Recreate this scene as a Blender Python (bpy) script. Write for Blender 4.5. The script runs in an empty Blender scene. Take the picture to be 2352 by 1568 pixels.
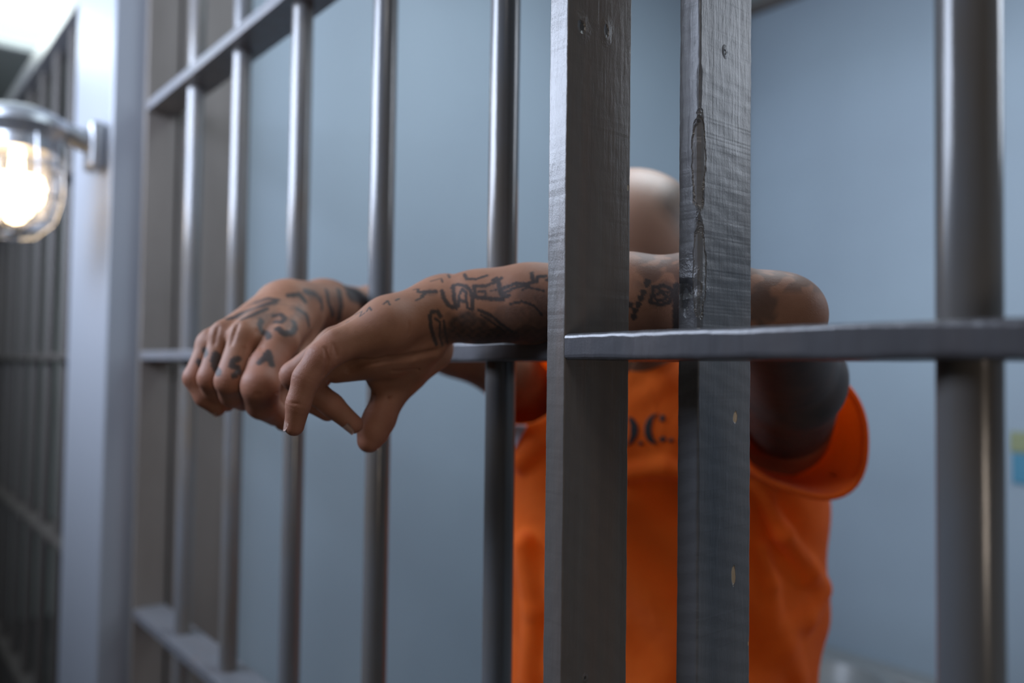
import bpy, bmesh, math, random
import numpy as np
from mathutils import Vector, Matrix

C = bpy.context.scene.collection
SC = bpy.context.scene
random.seed(4)

# ------------------------------------------------------------------ camera
F = 1870.0                       # focal length in pixels of a 2352 px wide frame (28.6 mm on 36 mm)
PITCH = math.atan(61 / F)
ROLL = 0.0128
CZ = 1.415
fwd = np.array([0, math.cos(PITCH), math.sin(PITCH)])
up0 = np.array([0, -math.sin(PITCH), math.cos(PITCH)])
rt0 = np.array([1.0, 0, 0])
RT = math.cos(ROLL) * rt0 + math.sin(ROLL) * up0
UP = math.cos(ROLL) * up0 - math.sin(ROLL) * rt0
CAM = np.array([0, 0, CZ])
cd = bpy.data.cameras.new('camera')
cam = bpy.data.objects.new('camera', cd)
C.objects.link(cam)
cd.sensor_width = 36
cd.lens = 36 * F / 2352
M = Matrix(((RT[0], UP[0], -fwd[0], 0), (RT[1], UP[1], -fwd[1], 0), (RT[2], UP[2], -fwd[2], CZ), (0, 0, 0, 1)))
cam.matrix_world = M
cd.clip_start = 0.02
cd.dof.use_dof = True
cd.dof.focus_distance = 0.62
cd.dof.aperture_fstop = 2.5
SC.camera = cam


def at(x, y, D):
    """a point of the place seen at photograph pixel x, y at depth D metres"""
    return CAM + D * (fwd + RT * (x - 1176) / F + UP * (784 - y) / F)


# ------------------------------------------------------------------ world, exposure, lights
SC.view_settings.view_transform = 'Standard'
SC.view_settings.look = 'None'
SC.view_settings.gamma = 1
SC.view_settings.use_curve_mapping = False
SC.view_settings.exposure = -0.12
w = bpy.data.worlds.new('world')
SC.world = w
w.use_nodes = True
w.node_tree.nodes['Background'].inputs[0].default_value = (0.45, 0.55, 0.7, 1)
w.node_tree.nodes['Background'].inputs[1].default_value = 0.02

TH = math.radians(39.4)
dv = np.array([-math.sin(TH), math.cos(TH), 0])     # along the cell fronts, away from the camera
iv = np.array([math.cos(TH), math.sin(TH), 0])      # into the cell


def st(s, t, z=0.0):
    return s * dv + t * iv + np.array([0, 0, z])


def area(name, loc, target, sx, sy, power, col):
    l = bpy.data.lights.new(name, 'AREA')
    l.shape = 'RECTANGLE'; l.size = sx; l.size_y = sy; l.energy = power; l.color = col
    o = bpy.data.objects.new(name, l); C.objects.link(o)
    o.location = loc
    o.rotation_euler = (Vector(target) - Vector(loc)).to_track_quat('-Z', 'Y').to_euler()
    return o


# daylight through the corridor window
wl = area('window_daylight', st(1.95, -0.57, 2.15), st(1.95, 0.6, 2.15), 2.1, 0.6, 85, (0.70, 0.80, 1.0))
wl.data.spread = math.radians(150)
# ceiling lamps of the cell and of the corridor, then two unseen area lights
area('cell_ceiling_light', st(0.80, 1.35, 2.78), st(0.80, 1.35, 0), 0.8, 0.8, 22, (0.78, 0.91, 1.0))
area('corridor_ceiling_light', st(3.45, 0.42, 2.70), st(3.45, 0.42, 0), 1.1, 0.5, 12, (0.9, 1.0, 0.95))
area('cell_window_light', st(-0.55, 2.45, 2.4), st(0.5, 1.2, 1.4), 0.8, 0.8, 17, (0.80, 0.88, 1.0))  # unseen light from the right side of the cell, no window there
area('near_corridor_light', st(-0.9, -0.2, 2.7), st(-0.5, 0.2, 0), 0.8, 0.4, 7, (1.0, 0.94, 0.88))  # added fill to lift the dark post faces, no fixture there
# warm lamp farther down the corridor, low behind the camera on the right
area('corridor_lamp', st(-1.79, -0.18, 1.05), st(0.9, 0.9, 1.6), 0.35, 0.35, 6, (1.0, 0.84, 0.70))


# ------------------------------------------------------------------ node helpers
def nodes(m):
    return m.node_tree.nodes, m.node_tree.links


def newmat(name, col, rough=0.5, metal=0.0, spec=0.5):
    m = bpy.data.materials.new(name)
    m.use_nodes = True
    b = m.node_tree.nodes['Principled BSDF']
    b.inputs['Base Color'].default_value = (*col, 1)
    b.inputs['Roughness'].default_value = rough
    b.inputs['Metallic'].default_value = metal
    b.inputs['Specular IOR Level'].default_value = spec
    return m


def noise(m, scale, detail=4, rough=0.55, vec=(1, 1, 1), dist=0.0):
    N, L = nodes(m)
    tc = N.new('ShaderNodeTexCoord')
    mp = N.new('ShaderNodeMapping')
    mp.inputs['Scale'].default_value = vec
    L.new(tc.outputs['Object'], mp.inputs[0])
    n = N.new('ShaderNodeTexNoise')
    n.inputs['Scale'].default_value = scale
    n.inputs['Detail'].default_value = detail
    n.inputs['Roughness'].default_value = rough
    n.inputs['Distortion'].default_value = dist
    L.new(mp.outputs[0], n.inputs['Vector'])
    return n.outputs[0]


def ramp(m, fac, stops):
    N, L = nodes(m)
    r = N.new('ShaderNodeValToRGB')
    el = r.color_ramp.elements
    while len(el) < len(stops):
        el.new(0.5)
    for e, (p, c) in zip(el, stops):
        e.position = p
        e.color = (*c, 1) if len(c) == 3 else c
    L.new(fac, r.inputs[0])
    return r.outputs[0]


def mixc(m, fac, a, b, mode='MIX'):
    N, L = nodes(m)
    x = N.new('ShaderNodeMix')
    x.data_type = 'RGBA'; x.blend_type = mode
    for s, v in ((x.inputs[0], fac), (x.inputs[6], a), (x.inputs[7], b)):
        if hasattr(v, 'is_output'):
            L.new(v, s)
        elif isinstance(v, (int, float)):
            s.default_value = v
        else:
            s.default_value = (*v, 1)
    return x.outputs[2]


def math_(m, op, a, b=0.0, clamp=False):
    N, L = nodes(m)
    x = N.new('ShaderNodeMath'); x.operation = op; x.use_clamp = clamp
    for s, v in ((x.inputs[0], a), (x.inputs[1], b)):
        if hasattr(v, 'is_output'):
            L.new(v, s)
        else:
            s.default_value = v
    return x.outputs[0]


def setin(m, name, sock):
    N, L = nodes(m)
    L.new(sock, N['Principled BSDF'].inputs[name])


def bump(m, hs, strength=0.3, dist=0.001):
    """hs: list of (socket, weight)"""
    N, L = nodes(m)
    tot = None
    for s, wgt in hs:
        v = math_(m, 'MULTIPLY', s, wgt)
        tot = v if tot is None else math_(m, 'ADD', tot, v)
    b = N.new('ShaderNodeBump')
    b.inputs['Strength'].default_value = strength
    b.inputs['Distance'].default_value = dist
    L.new(tot, b.inputs['Height'])
    setin(m, 'Normal', b.outputs[0])


def attr(m, name):
    N, L = nodes(m)
    a = N.new('ShaderNodeAttribute'); a.attribute_name = name
    return a.outputs['Fac']


def spot(m, p, r, edge=0.25, nz=None, nzw=0.0):
    """mask, 1 inside an ellipsoid at p (object space) with radii r"""
    N, L = nodes(m)
    tc = N.new('ShaderNodeTexCoord')
    mp = N.new('ShaderNodeMapping'); mp.vector_type = 'TEXTURE'
    mp.inputs['Location'].default_value = p
    mp.inputs['Scale'].default_value = r
    L.new(tc.outputs['Object'], mp.inputs[0])
    ln = N.new('ShaderNodeVectorMath'); ln.operation = 'LENGTH'
    L.new(mp.outputs[0], ln.inputs[0])
    v = ln.outputs['Value']
    if nz is not None:
        v = math_(m, 'ADD', v, math_(m, 'MULTIPLY', math_(m, 'SUBTRACT', nz, 0.5), nzw))
    k = N.new('ShaderNodeMapRange')
    k.inputs['From Min'].default_value = 1 + edge
    k.inputs['From Max'].default_value = 1 - edge
    L.new(v, k.inputs['Value'])
    return k.outputs[0]


# ------------------------------------------------------------------ materials
def mat_wood(name, col, rough=0.33, knots=(), chips=(), saw=0.5, angle=0.35, brown=0.35):
    """grey paint over sawn timber; knots and paint chips sit at places of their own"""
    m = newmat(name, col, rough)
    N, L = nodes(m)
    grain = noise(m, 70, 5, 0.6, (1, 1, 0.04), 0.3)
    lines = noise(m, 420, 2, 0.5, (1, 1, 0.012))
    fine = noise(m, 1300, 3, 0.7, (1, 1, 0.5))
    lump = noise(m, 170, 3, 0.5, (1, 1, 0.22), 0.5)
    blot = noise(m, 34, 4, 0.6, (1, 1, 0.06))
    # saw marks: slanted ridges about a centimetre apart
    tc = N.new('ShaderNodeTexCoord')
    mp = N.new('ShaderNodeMapping'); mp.inputs['Rotation'].default_value = (angle, angle, 0)
    L.new(tc.outputs['Object'], mp.inputs[0])
    wv = N.new('ShaderNodeTexWave'); wv.wave_type = 'BANDS'; wv.bands_direction = 'Z'
    wv.inputs['Scale'].default_value = 24
    wv.inputs['Distortion'].default_value = 3.0
    wv.inputs['Detail'].default_value = 4
    wv.inputs['Detail Scale'].default_value = 2.0
    wv.inputs['Detail Roughness'].default_value = 0.65
    L.new(mp.outputs[0], wv.inputs['Vector'])
    c2 = tuple(x * k for x, k in zip(col, (1.12, 0.84, 0.70)))
    base = mixc(m, ramp(m, blot, [(0.42, (0, 0, 0)), (0.68, (brown,) * 3)]), col, c2)
    base = mixc(m, ramp(m, grain, [(0.35, (0.25,) * 3), (0.6, (0, 0, 0))]), base, tuple(x * 0.55 for x in col))
    base = mixc(m, ramp(m, wv.outputs[1], [(0.25, (saw * 0.35,) * 3), (0.7, (0, 0, 0))]), base, tuple(x * 0.62 for x in col))
    hs = [(grain, 0.6), (fine, 0.30), (lump, 0.9), (lines, 0.35), (wv.outputs[1], saw * 0.22)]
    nz = noise(m, 120, 3, 0.6)
    for p, r in knots:
        k = spot(m, p, r, 0.35, nz, 0.9)
        base = mixc(m, k, base, tuple(x * 0.35 for x in col))
        hs.append((k, -6.0))
        k2 = spot(m, p, tuple(x * 2.2 for x in r), 0.5, nz, 1.3)
        hs.append((k2, 1.8))
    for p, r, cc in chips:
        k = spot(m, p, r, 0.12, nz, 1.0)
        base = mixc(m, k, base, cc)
        hs.append((k, -5.0))
    setin(m, 'Base Color', base)
    setin(m, 'Roughness', math_(m, 'ADD', math_(m, 'MULTIPLY', blot, 0.22), rough - 0.11))
    bump(m, hs, 0.5, 0.0008)
    return m


GREY = (0.105, 0.108, 0.118)
M_wood = mat_wood('painted_timber', GREY)
M_tube = newmat('painted_tube', (0.105, 0.107, 0.113), 0.2)
setin(M_tube, 'Base Color', mixc(M_tube, ramp(M_tube, noise(M_tube, 14, 4, 0.6, (1, 1, 0.3)), [(0.4, (0, 0, 0)), (0.65, (1, 1, 1))]), (0.105, 0.107, 0.113), (0.105, 0.092, 0.08)))
bump(M_tube, [(noise(M_tube, 130, 3, 0.5, (1, 1, 0.12)), 1.0)], 0.25, 0.0008)
M_wall = newmat('cell_wall_paint', (0.33, 0.43, 0.50), 0.55)
setin(M_wall, 'Base Color', ramp(M_wall, noise(M_wall, 1.6, 4, 0.5), [(0.3, (0.245, 0.295, 0.345)), (0.7, (0.28, 0.34, 0.39))]))
bump(M_wall, [(noise(M_wall, 40, 4), 1.0)], 0.15, 0.002)
M_ceil = newmat('ceiling_paint', (0.40, 0.42, 0.39), 0.8)
bump(M_ceil, [(noise(M_ceil, 60, 3), 1.0)], 0.1, 0.002)
M_floor = newmat('concrete_floor', (0.16, 0.155, 0.15), 0.6)
setin(M_floor, 'Base Color', ramp(M_floor, noise(M_floor, 3, 6), [(0.3, (0.06, 0.058, 0.055)), (0.7, (0.1, 0.098, 0.095))]))
M_brown = newmat('brown_board', (0.2, 0.17, 0.15), 0.6)
setin(M_brown, 'Base Color', ramp(M_brown, noise(M_brown, 8, 5, 0.6, (1, 1, 0.2)), [(0.3, (0.085, 0.072, 0.062)), (0.7, (0.135, 0.118, 0.105))]))
M_dark = newmat('dark_partition', (0.07, 0.06, 0.052), 0.7)
setin(M_dark, 'Base Color', ramp(M_dark, noise(M_dark, 3, 5, 0.6, (1, 1, 0.3)), [(0.3, (0.05, 0.042, 0.036)), (0.7, (0.10, 0.078, 0.062))]))
M_white = newmat('pale_pilaster_paint', (0.17, 0.18, 0.20), 0.38)
bump(M_white, [(noise(M_white, 30, 3, 0.5, (1, 1, 0.2)), 1.0)], 0.15, 0.001)
M_steel = newmat('brushed_steel', (0.55, 0.56, 0.57), 0.3, 1.0)
setin(M_steel, 'Roughness', ramp(M_steel, noise(M_steel, 90, 3, 0.5, (1, 1, 12)), [(0.3, (0.25,) * 3), (0.7, (0.4,) * 3)]))
M_cast = newmat('cast_metal', (0.30, 0.31, 0.33), 0.35, 0.8)
bump(M_cast, [(noise(M_cast, 200, 3), 1.0)], 0.2, 0.001)


def mesh_obj(name, V, Fc, mat, parent=None, smooth=False, attrs=None):
    me = bpy.data.meshes.new(name)
    V = np.asarray(V, dtype=np.float32)
    if isinstance(Fc, np.ndarray):
        nf = len(Fc)
        me.vertices.add(len(V)); me.vertices.foreach_set('co', V.ravel())
        me.loops.add(nf * 4); me.loops.foreach_set('vertex_index', Fc.astype(np.int32).ravel())
        me.polygons.add(nf)
        me.polygons.foreach_set('loop_start', np.arange(0, nf * 4, 4, dtype=np.int32))
        me.polygons.foreach_set('loop_total', np.full(nf, 4, dtype=np.int32))
        me.update(calc_edges=True)
    else:
        me.from_pydata([tuple(map(float, v)) for v in V], [], Fc)
        me.update()
    if smooth:
        me.polygons.foreach_set('use_smooth', np.ones(len(me.polygons), dtype=bool))
    for k, v in (attrs or {}).items():
        a = me.attributes.new(k, 'FLOAT', 'POINT')
        a.data.foreach_set('value', np.asarray(v, dtype=np.float32))
    me.materials.append(mat)
    o = bpy.data.objects.new(name, me)
    C.objects.link(o)
    if parent:
        o.parent = parent
    return o


def tag(o, label, cat, group=None, kind=None):
    if label: o['label'] = label
    if cat: o['category'] = cat
    if group: o['group'] = group
    if kind: o['kind'] = kind
    return o


def empty(name, loc, rz, label, cat, group=None):
    o = bpy.data.objects.new(name, None); C.objects.link(o)
    o.location = loc; o.rotation_euler = (0, 0, rz); o.empty_display_size = 0.1
    return tag(o, label, cat, group)


class MB:
    def __init__(s): s.v = []; s.f = []

    def add(s, V, Fc):
        n = len(s.v); s.v += [tuple(map(float, v)) for v in V]; s.f += [tuple(i + n for i in f) for f in Fc]

    def box(s, a, b, bev=0.0):
        bm = bmesh.new()
        bmesh.ops.create_cube(bm, size=1)
        sz = [b[i] - a[i] for i in range(3)]
        for v in bm.verts:
            v.co = Vector([(a[i] + b[i]) / 2 + v.co[i] * sz[i] for i in range(3)])
        if bev:
            bmesh.ops.bevel(bm, geom=bm.edges[:], offset=bev, segments=3, profile=0.5, affect='EDGES')
        bm.verts.index_update()
        s.add([v.co for v in bm.verts], [[v.index for v in f.verts] for f in bm.faces]); bm.free()
        return s

    def lathe(s, prof, cx=0, cy=0, n=40, cap=True):
        V = []; Fc = []
        for r, z in prof:
            for i in range(n):
                a = 2 * math.pi * i / n
                V.append((cx + r * math.cos(a), cy + r * math.sin(a), z))
        for j in range(len(prof) - 1):
            for i in range(n):
                k = (i + 1) % n
                Fc.append((j * n + i, j * n + k, (j + 1) * n + k, (j + 1) * n + i))
        if cap:
            Fc.append(tuple(range(n))[::-1]); Fc.append(tuple((len(prof) - 1) * n + i for i in range(n)))
        s.add(V, Fc); return s

    def tube(s, pts, r, n=14):
        pts = [Vector(p) for p in pts]; V = []; Fc = []
        for j, p in enumerate(pts):
            t = (pts[min(j + 1, len(pts) - 1)] - pts[max(j - 1, 0)]).normalized()
            a = t.orthogonal().normalized() if j == 0 else (pa - t * pa.dot(t)).normalized()
            pa = a; b = t.cross(a)
            for i in range(n):
                q = 2 * math.pi * i / n
                V.append(p + r * (math.cos(q) * a + math.sin(q) * b))
        for j in range(len(pts) - 1):
            for i in range(n):
                k = (i + 1) % n
                Fc.append((j * n + i, j * n + k, (j + 1) * n + k, (j + 1) * n + i))
        Fc.append(tuple(range(n))[::-1]); Fc.append(tuple((len(pts) - 1) * n + i for i in range(n)))
        s.add(V, Fc); return s

    def build(s, name, mat, parent=None, smooth=False):
        o = mesh_obj(name, s.v, s.f, mat, parent, smooth)
        if smooth:
            o.data.set_sharp_from_angle(angle=math.radians(40))
        return o


# ------------------------------------------------------------------ the setting
RZ = math.atan2(-dv[1], -dv[0])         # local x runs toward the camera end (-s), local y into the cell


def struct(name, a, b, mat, bev=0.0):
    """box in cell coordinates a=(s,t,z) b=(s,t,z)"""
    o = MB().box((-b[0], a[1], a[2]), (-a[0], b[1], b[2]), bev).build(name, mat)
    o.rotation_euler = (0, 0, RZ)
    o['kind'] = 'structure'
    return o


H = 2.80
struct('floor', (-2.2, -0.8, -0.1), (5.4, 2.9, 0), M_floor)
struct('ceiling', (-2.2, -0.8, H), (5.4, 2.9, H + 0.1), M_ceil)
struct('wall_left', (1.835, 0.605, 0), (1.96, 2.64, H), M_wall)
struct('wall_back', (-2.2, 2.64, 0), (5.4, 2.8, H), M_wall)
struct('wall_right', (-1.45, 0.56, 0), (-1.33, 2.64, H), M_wall)
struct('wall_end', (5.2, -0.6, 0), (5.4, 2.64, H), M_ceil)
struct('wall_near', (-2.2, -0.6, 0), (-2.05, 2.64, H), M_dark)
wc = MB()
wx0, wx1, wz0, wz1 = 0.82, 3.10, 1.72, 2.58
for a, b in (((-2.2, -0.8, 0), (wx0, -0.6, H)), ((wx1, -0.8, 0), (5.4, -0.6, H)), ((wx0, -0.8, 0), (wx1, -0.6, wz0)), ((wx0, -0.8, wz1), (wx1, -0.6, H))):
    wc.box((-b[0], a[1], a[2]), (-a[0], b[1], b[2]))
o = wc.build('wall_corridor', M_dark); o.rotation_euler = (0, 0, RZ); o['kind'] = 'structure'
wf = MB()
for a, b in (((wx0, -0.7, wz0), (wx0 + .05, -0.6, wz1)), ((wx1 - .05, -0.7, wz0), (wx1, -0.6, wz1)), ((wx0 + .05, -0.7, wz0), (wx1 - .05, -0.6, wz0 + .05)), ((wx0 + .05, -0.7, wz1 - .05), (wx1 - .05, -0.6, wz1))):
    wf.box((-b[0], a[1], a[2]), (-a[0], b[1], b[2]))
o = wf.build('window_1', M_white); o.rotation_euler = (0, 0, RZ); o['kind'] = 'structure'
struct('trim_1', (-1.33, 2.615, H - 0.035), (1.835, 2.64, H), M_brown)
struct('trim_2', (1.81, 2.59, 0), (1.835, 2.615, H), M_wall, 0.006)
struct('trim_3', (1.80, 0.548, 0), (1.835, 0.66, H), M_brown)

# ------------------------------------------------------------------ boards and bars
def board(name, a, b, mat, parent, step=0.004, rough=0.0006, chip=(), axis=2, bev=0.0022, seed=1):
    """sawn board with worn, slightly wavy arrises. a,b local corners; chip: list of (corner, z0, z1, depth)"""
    rng = np.random.RandomState(seed)
    ax = [i for i in range(3) if i != axis]
    L0, L1 = a[axis], b[axis]
    n = max(2, int((L1 - L0) / step))
    zs = np.linspace(L0, L1, n)
    x0, x1 = a[ax[0]], b[ax[0]]; y0, y1 = a[ax[1]], b[ax[1]]
    K = 4
    cn = [(x0, y0, 1, 1, 180), (x1, y0, -1, 1, 270), (x1, y1, -1, -1, 0), (x0, y1, 1, -1, 90)]
    def walk():
        w_ = np.convolve(rng.randn(n + 40), np.ones(9) / 9, 'same')[20:20 + n]
        w2 = np.convolve(rng.randn(n + 200), np.ones(61) / 61, 'same')[100:100 + n]
        return w_ + 2.5 * w2
    V = []
    rad = []
    for c in range(4):
        r = bev * (1 + 0.35 * walk()); r = np.clip(r, bev * 0.4, bev * 3)
        for (cc, z0, z1, dp) in chip:
            if cc == c:
                mk = np.clip(np.minimum((zs - z0), (z1 - zs)) / 0.006, 0, 1)
                r = r + mk * dp * (0.85 + 0.10 * np.abs(np.convolve(walk(), np.ones(15) / 15, 'same')))
        rad.append(r)
    wob = [rough * walk() for _ in range(4)]
    for j, z in enumerate(zs):
        for c, (cx, cy, sx, sy, a0) in enumerate(cn):
            r = rad[c][j]
            ox = cx + sx * r; oy = cy + sy * r
            for k in range(K):
                q = math.radians(a0 + 90 * k / (K - 1))
                p = [0, 0, 0]
                p[ax[0]] = ox + r * math.cos(q) + (wob[0][j] if cx == x0 else wob[1][j])
                p[ax[1]] = oy + r * math.sin(q) + (wob[2][j] if cy == y0 else wob[3][j])
                p[axis] = z
                V.append(p)
    m = 4 * K
    Fc = []
    for j in range(n - 1):
        for i in range(m):
            k = (i + 1) % m
            Fc.append((j * m + i, j * m + k, (j + 1) * m + k, (j + 1) * m + i))
    Fc.append(tuple(range(m))[::-1]); Fc.append(tuple((n - 1) * m + i for i in range(m)))
    if axis != 2:
        Fc = [f[::-1] for f in Fc] if axis == 1 else Fc
    o = mesh_obj(name, V, Fc, mat, parent)
    bm = bmesh.new(); bm.from_mesh(o.data); bmesh.ops.recalc_face_normals(bm, faces=bm.faces[:]); bm.to_mesh(o.data); bm.free()
    return o


def bar(s, t, z0, z1, parent, r=0.0152, mat=None):
    mb = MB().lathe([(r, z0 + (z1 - z0) * k / 12) for k in range(13)], -s, t, 40)
    return mb.build('bar', mat or M_tube, parent, True)


TG, TD, DP = 0.477, 0.401, 0.0645
ZR = (0.36, 0.90, 1.431, 1.955)
ZTOP = 2.41

# post of the fixed front (right hand post in the photo): exposed knots, chips and a corner highlight in the colour, positions in local x,y,z
TAN = (0.42, 0.30, 0.18)
P2x = -0.3685
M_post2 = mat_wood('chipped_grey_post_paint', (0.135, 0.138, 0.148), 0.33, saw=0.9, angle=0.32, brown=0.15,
                   knots=[((P2x, TG + 0.018, 1.164), (0.004, 0.0035, 0.0032)), ((P2x - 0.019, TG + 0.0, 1.475), (0.02, 0.004, 0.006)), ((P2x - 0.012, TG, 1.468), (0.004, 0.004, 0.011)),
                          ((P2x, TG + 0.030, 1.655), (0.003, 0.0012, 0.0016)), ((P2x - 0.014, TG, 1.148), (0.004, 0.004, 0.009))],
                   chips=[((P2x, TG + 0.0445, 1.380), (0.003, 0.0026, 0.0046), TAN), ((P2x, TG + 0.043, 1.262), (0.003, 0.0024, 0.0066), TAN),
                          ((P2x, TG + 0.017, 1.160), (0.003, 0.003, 0.0009), TAN), ((P2x, TG + 0.0625, 1.208), (0.003, 0.0009, 0.0018), TAN),
                          ((P2x - 0.001, TG + 0.001, 1.568), (0.0058, 0.0058, 0.036), (0.17, 0.165, 0.165)), ((P2x - 0.001, TG + 0.002, 1.487), (0.0045, 0.006, 0.034), (0.16, 0.158, 0.16))])  # worn corner strip, its highlights put into the lighter chip colour
fx = empty('cell_front', (0, 0, 0), RZ, 'grey barred cell front receding from the worn post to the pale pilaster', 'cell bars')
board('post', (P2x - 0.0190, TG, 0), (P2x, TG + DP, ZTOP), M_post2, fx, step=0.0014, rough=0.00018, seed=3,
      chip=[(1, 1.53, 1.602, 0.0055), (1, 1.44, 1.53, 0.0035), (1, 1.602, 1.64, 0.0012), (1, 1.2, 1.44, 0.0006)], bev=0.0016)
P1x = -0.4285
board('post', (-1.819, TG, 0), (-1.800, TG + DP, ZTOP), M_brown, fx, step=0.02, seed=9)
for z in ZR:
    board('rail', (-1.800, TG, z - 0.0095), (P2x - 0.019, TG + DP, z + 0.0095), M_wood, fx, axis=0, step=0.008, bev=0.0022 if z != 1.431 else 0.0035, rough=0.0003, seed=int(z * 10))
for s in (0.637, 0.876, 1.115, 1.351, 1.586):
    bar(s, TG + DP / 2, 0.0, ZTOP, fx)

# second front beyond the pilaster
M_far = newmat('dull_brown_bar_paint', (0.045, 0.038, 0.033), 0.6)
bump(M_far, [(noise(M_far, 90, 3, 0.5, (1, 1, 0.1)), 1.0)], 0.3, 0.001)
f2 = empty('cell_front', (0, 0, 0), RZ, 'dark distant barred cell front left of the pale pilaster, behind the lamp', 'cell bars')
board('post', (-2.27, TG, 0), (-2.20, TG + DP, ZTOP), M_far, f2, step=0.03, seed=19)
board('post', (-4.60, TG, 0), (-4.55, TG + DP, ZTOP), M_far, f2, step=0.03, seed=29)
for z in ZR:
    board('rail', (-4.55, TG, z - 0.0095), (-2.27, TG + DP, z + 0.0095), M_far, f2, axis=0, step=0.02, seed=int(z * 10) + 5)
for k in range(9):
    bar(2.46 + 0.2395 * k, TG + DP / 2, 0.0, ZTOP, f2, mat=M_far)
tb = empty('top_beam', (0, 0, 0), RZ, 'long grey beam running along the top of the cell fronts toward the bright ceiling light', 'beam')
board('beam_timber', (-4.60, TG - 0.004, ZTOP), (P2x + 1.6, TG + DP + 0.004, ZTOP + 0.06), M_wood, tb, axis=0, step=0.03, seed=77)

# door leaf in front, cut by the right edge
M_post1 = mat_wood('brushed_grey_post_paint', (0.115, 0.108, 0.103), 0.31, saw=0.35, angle=0.75, brown=0.6,
                   knots=[((P1x, TD + 0.014, 1.668), (0.003, 0.0032, 0.0038)), ((P1x, TD + 0.040, 1.672), (0.003, 0.002, 0.004)), ((P1x, TD + 0.024, 1.19), (0.002, 0.001, 0.0012))],
                   chips=[((P1x, TD + 0.0655, 1.556), (0.003, 0.0012, 0.0025), (0.25, 0.20, 0.14))])
dr = empty('cell_door', (0, 0, 0), RZ, 'grey barred cell door close to the camera, its post left of the worn post and its rail running off right', 'door')
board('post', (P1x - 0.0195, TD, 0.03), (P1x, TD + 0.068, 2.3), M_post1, dr, step=0.0025, rough=0.00022, seed=5, bev=0.0011)
M_rail = mat_wood('bumpy_grey_rail_paint', (0.080, 0.081, 0.090), 0.24, saw=0.2, brown=0.25)
for z in (0.36, 0.90, 1.431, 1.955):
    board('rail', (P1x, TD, z - 0.0095), (0.62, TD + 0.0655, z + 0.0095), M_rail, dr, axis=0, step=0.004, bev=0.0034, rough=0.00025, seed=31)
for s in (0.1685, -0.071, -0.3105):
    bar(s, TD + DP / 2, 0.03, 2.3, dr)
board('post', (0.62, TD, 0.03), (0.6395, TD + 0.068, 2.3), M_post1, dr, step=0.02, seed=55)

# pilaster
pil = MB().box((-2.19, 0.417, 0), (-1.824, 0.60, 2.405), 0.004).build('pilaster', M_white)
pil.rotation_euler = (0, 0, RZ)
tag(pil, 'pale painted pilaster between the two cell fronts, carrying the lamp', 'pilaster')

# ------------------------------------------------------------------ lamp on the pilaster
lamp = empty('wall_lamp', st(1.885, 0.258, 0), RZ, 'lit caged glass jar lamp on a metal arm, mounted on the pale pilaster', 'lamp')
LZ = 1.865
MB().box((-0.035, 0.125, LZ - 0.045), (0.035, 0.155, LZ + 0.055), 0.008).build('mounting_box', M_cast, lamp, True)
MB().tube([(0, 0.13, LZ + 0.01), (0, 0.09, LZ + 0.025), (0, 0.05, LZ + 0.035), (0, 0.0, LZ + 0.035)], 0.022).build('arm', M_cast, lamp, True)
MB().lathe([(0.03, LZ + 0.062), (0.055, LZ + 0.055), (0.075, LZ + 0.045), (0.09, LZ + 0.032), (0.092, LZ + 0.018), (0.085, LZ + 0.012), (0.07, LZ - 0.005), (0.07, LZ - 0.03), (0.02, LZ - 0.03)]).build('lamp_cap', M_cast, lamp, True)
gl = bpy.data.materials.new('jar_glass'); gl.use_nodes = True
N, L = nodes(gl); N.clear()
out = N.new('ShaderNodeOutputMaterial'); mx = N.new('ShaderNodeMixShader'); tr = N.new('ShaderNodeBsdfTransparent'); gs = N.new('ShaderNodeBsdfGlossy')
tr.inputs[0].default_value = (0.95, 0.93, 0.9, 1); gs.inputs['Roughness'].default_value = 0.15
lw = N.new('ShaderNodeLayerWeight'); lw.inputs[0].default_value = 0.2
dfz = N.new('ShaderNodeBsdfTranslucent'); dfz.inputs[0].default_value = (0.9, 0.85, 0.78, 1)
m2x = N.new('ShaderNodeMixShader'); m2x.inputs[0].default_value = 0.10; L.new(tr.outputs[0], m2x.inputs[1]); L.new(dfz.outputs[0], m2x.inputs[2])
L.new(lw.outputs['Fresnel'], mx.inputs[0]); L.new(m2x.outputs[0], mx.inputs[1]); L.new(gs.outputs[0], mx.inputs[2]); L.new(mx.outputs[0], out.inputs[0])
jp = [(0.066, LZ - 0.02), (0.072, LZ - 0.035), (0.069, LZ - 0.045), (0.074, LZ - 0.055), (0.076, LZ - 0.09), (0.075, LZ - 0.13), (0.066, LZ - 0.165), (0.045, LZ - 0.185), (0.02, LZ - 0.192), (0.001, LZ - 0.193)]
jar = MB().lathe(jp, cap=False).build('glass_jar', gl, lamp, True)
bulb_m = bpy.data.materials.new('glowing_bulb'); bulb_m.use_nodes = True
b = bulb_m.node_tree.nodes['Principled BSDF']
b.inputs['Emission Color'].default_value = (1.0, 0.72, 0.42, 1); b.inputs['Emission Strength'].default_value = 16
MB().lathe([(0.012, LZ - 0.03), (0.012, LZ - 0.072), (0.046, LZ - 0.080), (0.052, LZ - 0.100), (0.046, LZ - 0.128), (0.026, LZ - 0.155), (0.012, LZ - 0.170), (0.001, LZ - 0.174)]).build('bulb', bulb_m, lamp, True)
g = MB()
for zz, rr in ((LZ - 0.06, 0.083), (LZ - 0.12, 0.083), (LZ - 0.17, 0.070)):
    g.tube([(rr * math.cos(2 * math.pi * i / 28), rr * math.sin(2 * math.pi * i / 28), zz) for i in range(29)], 0.0022, 6)
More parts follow.
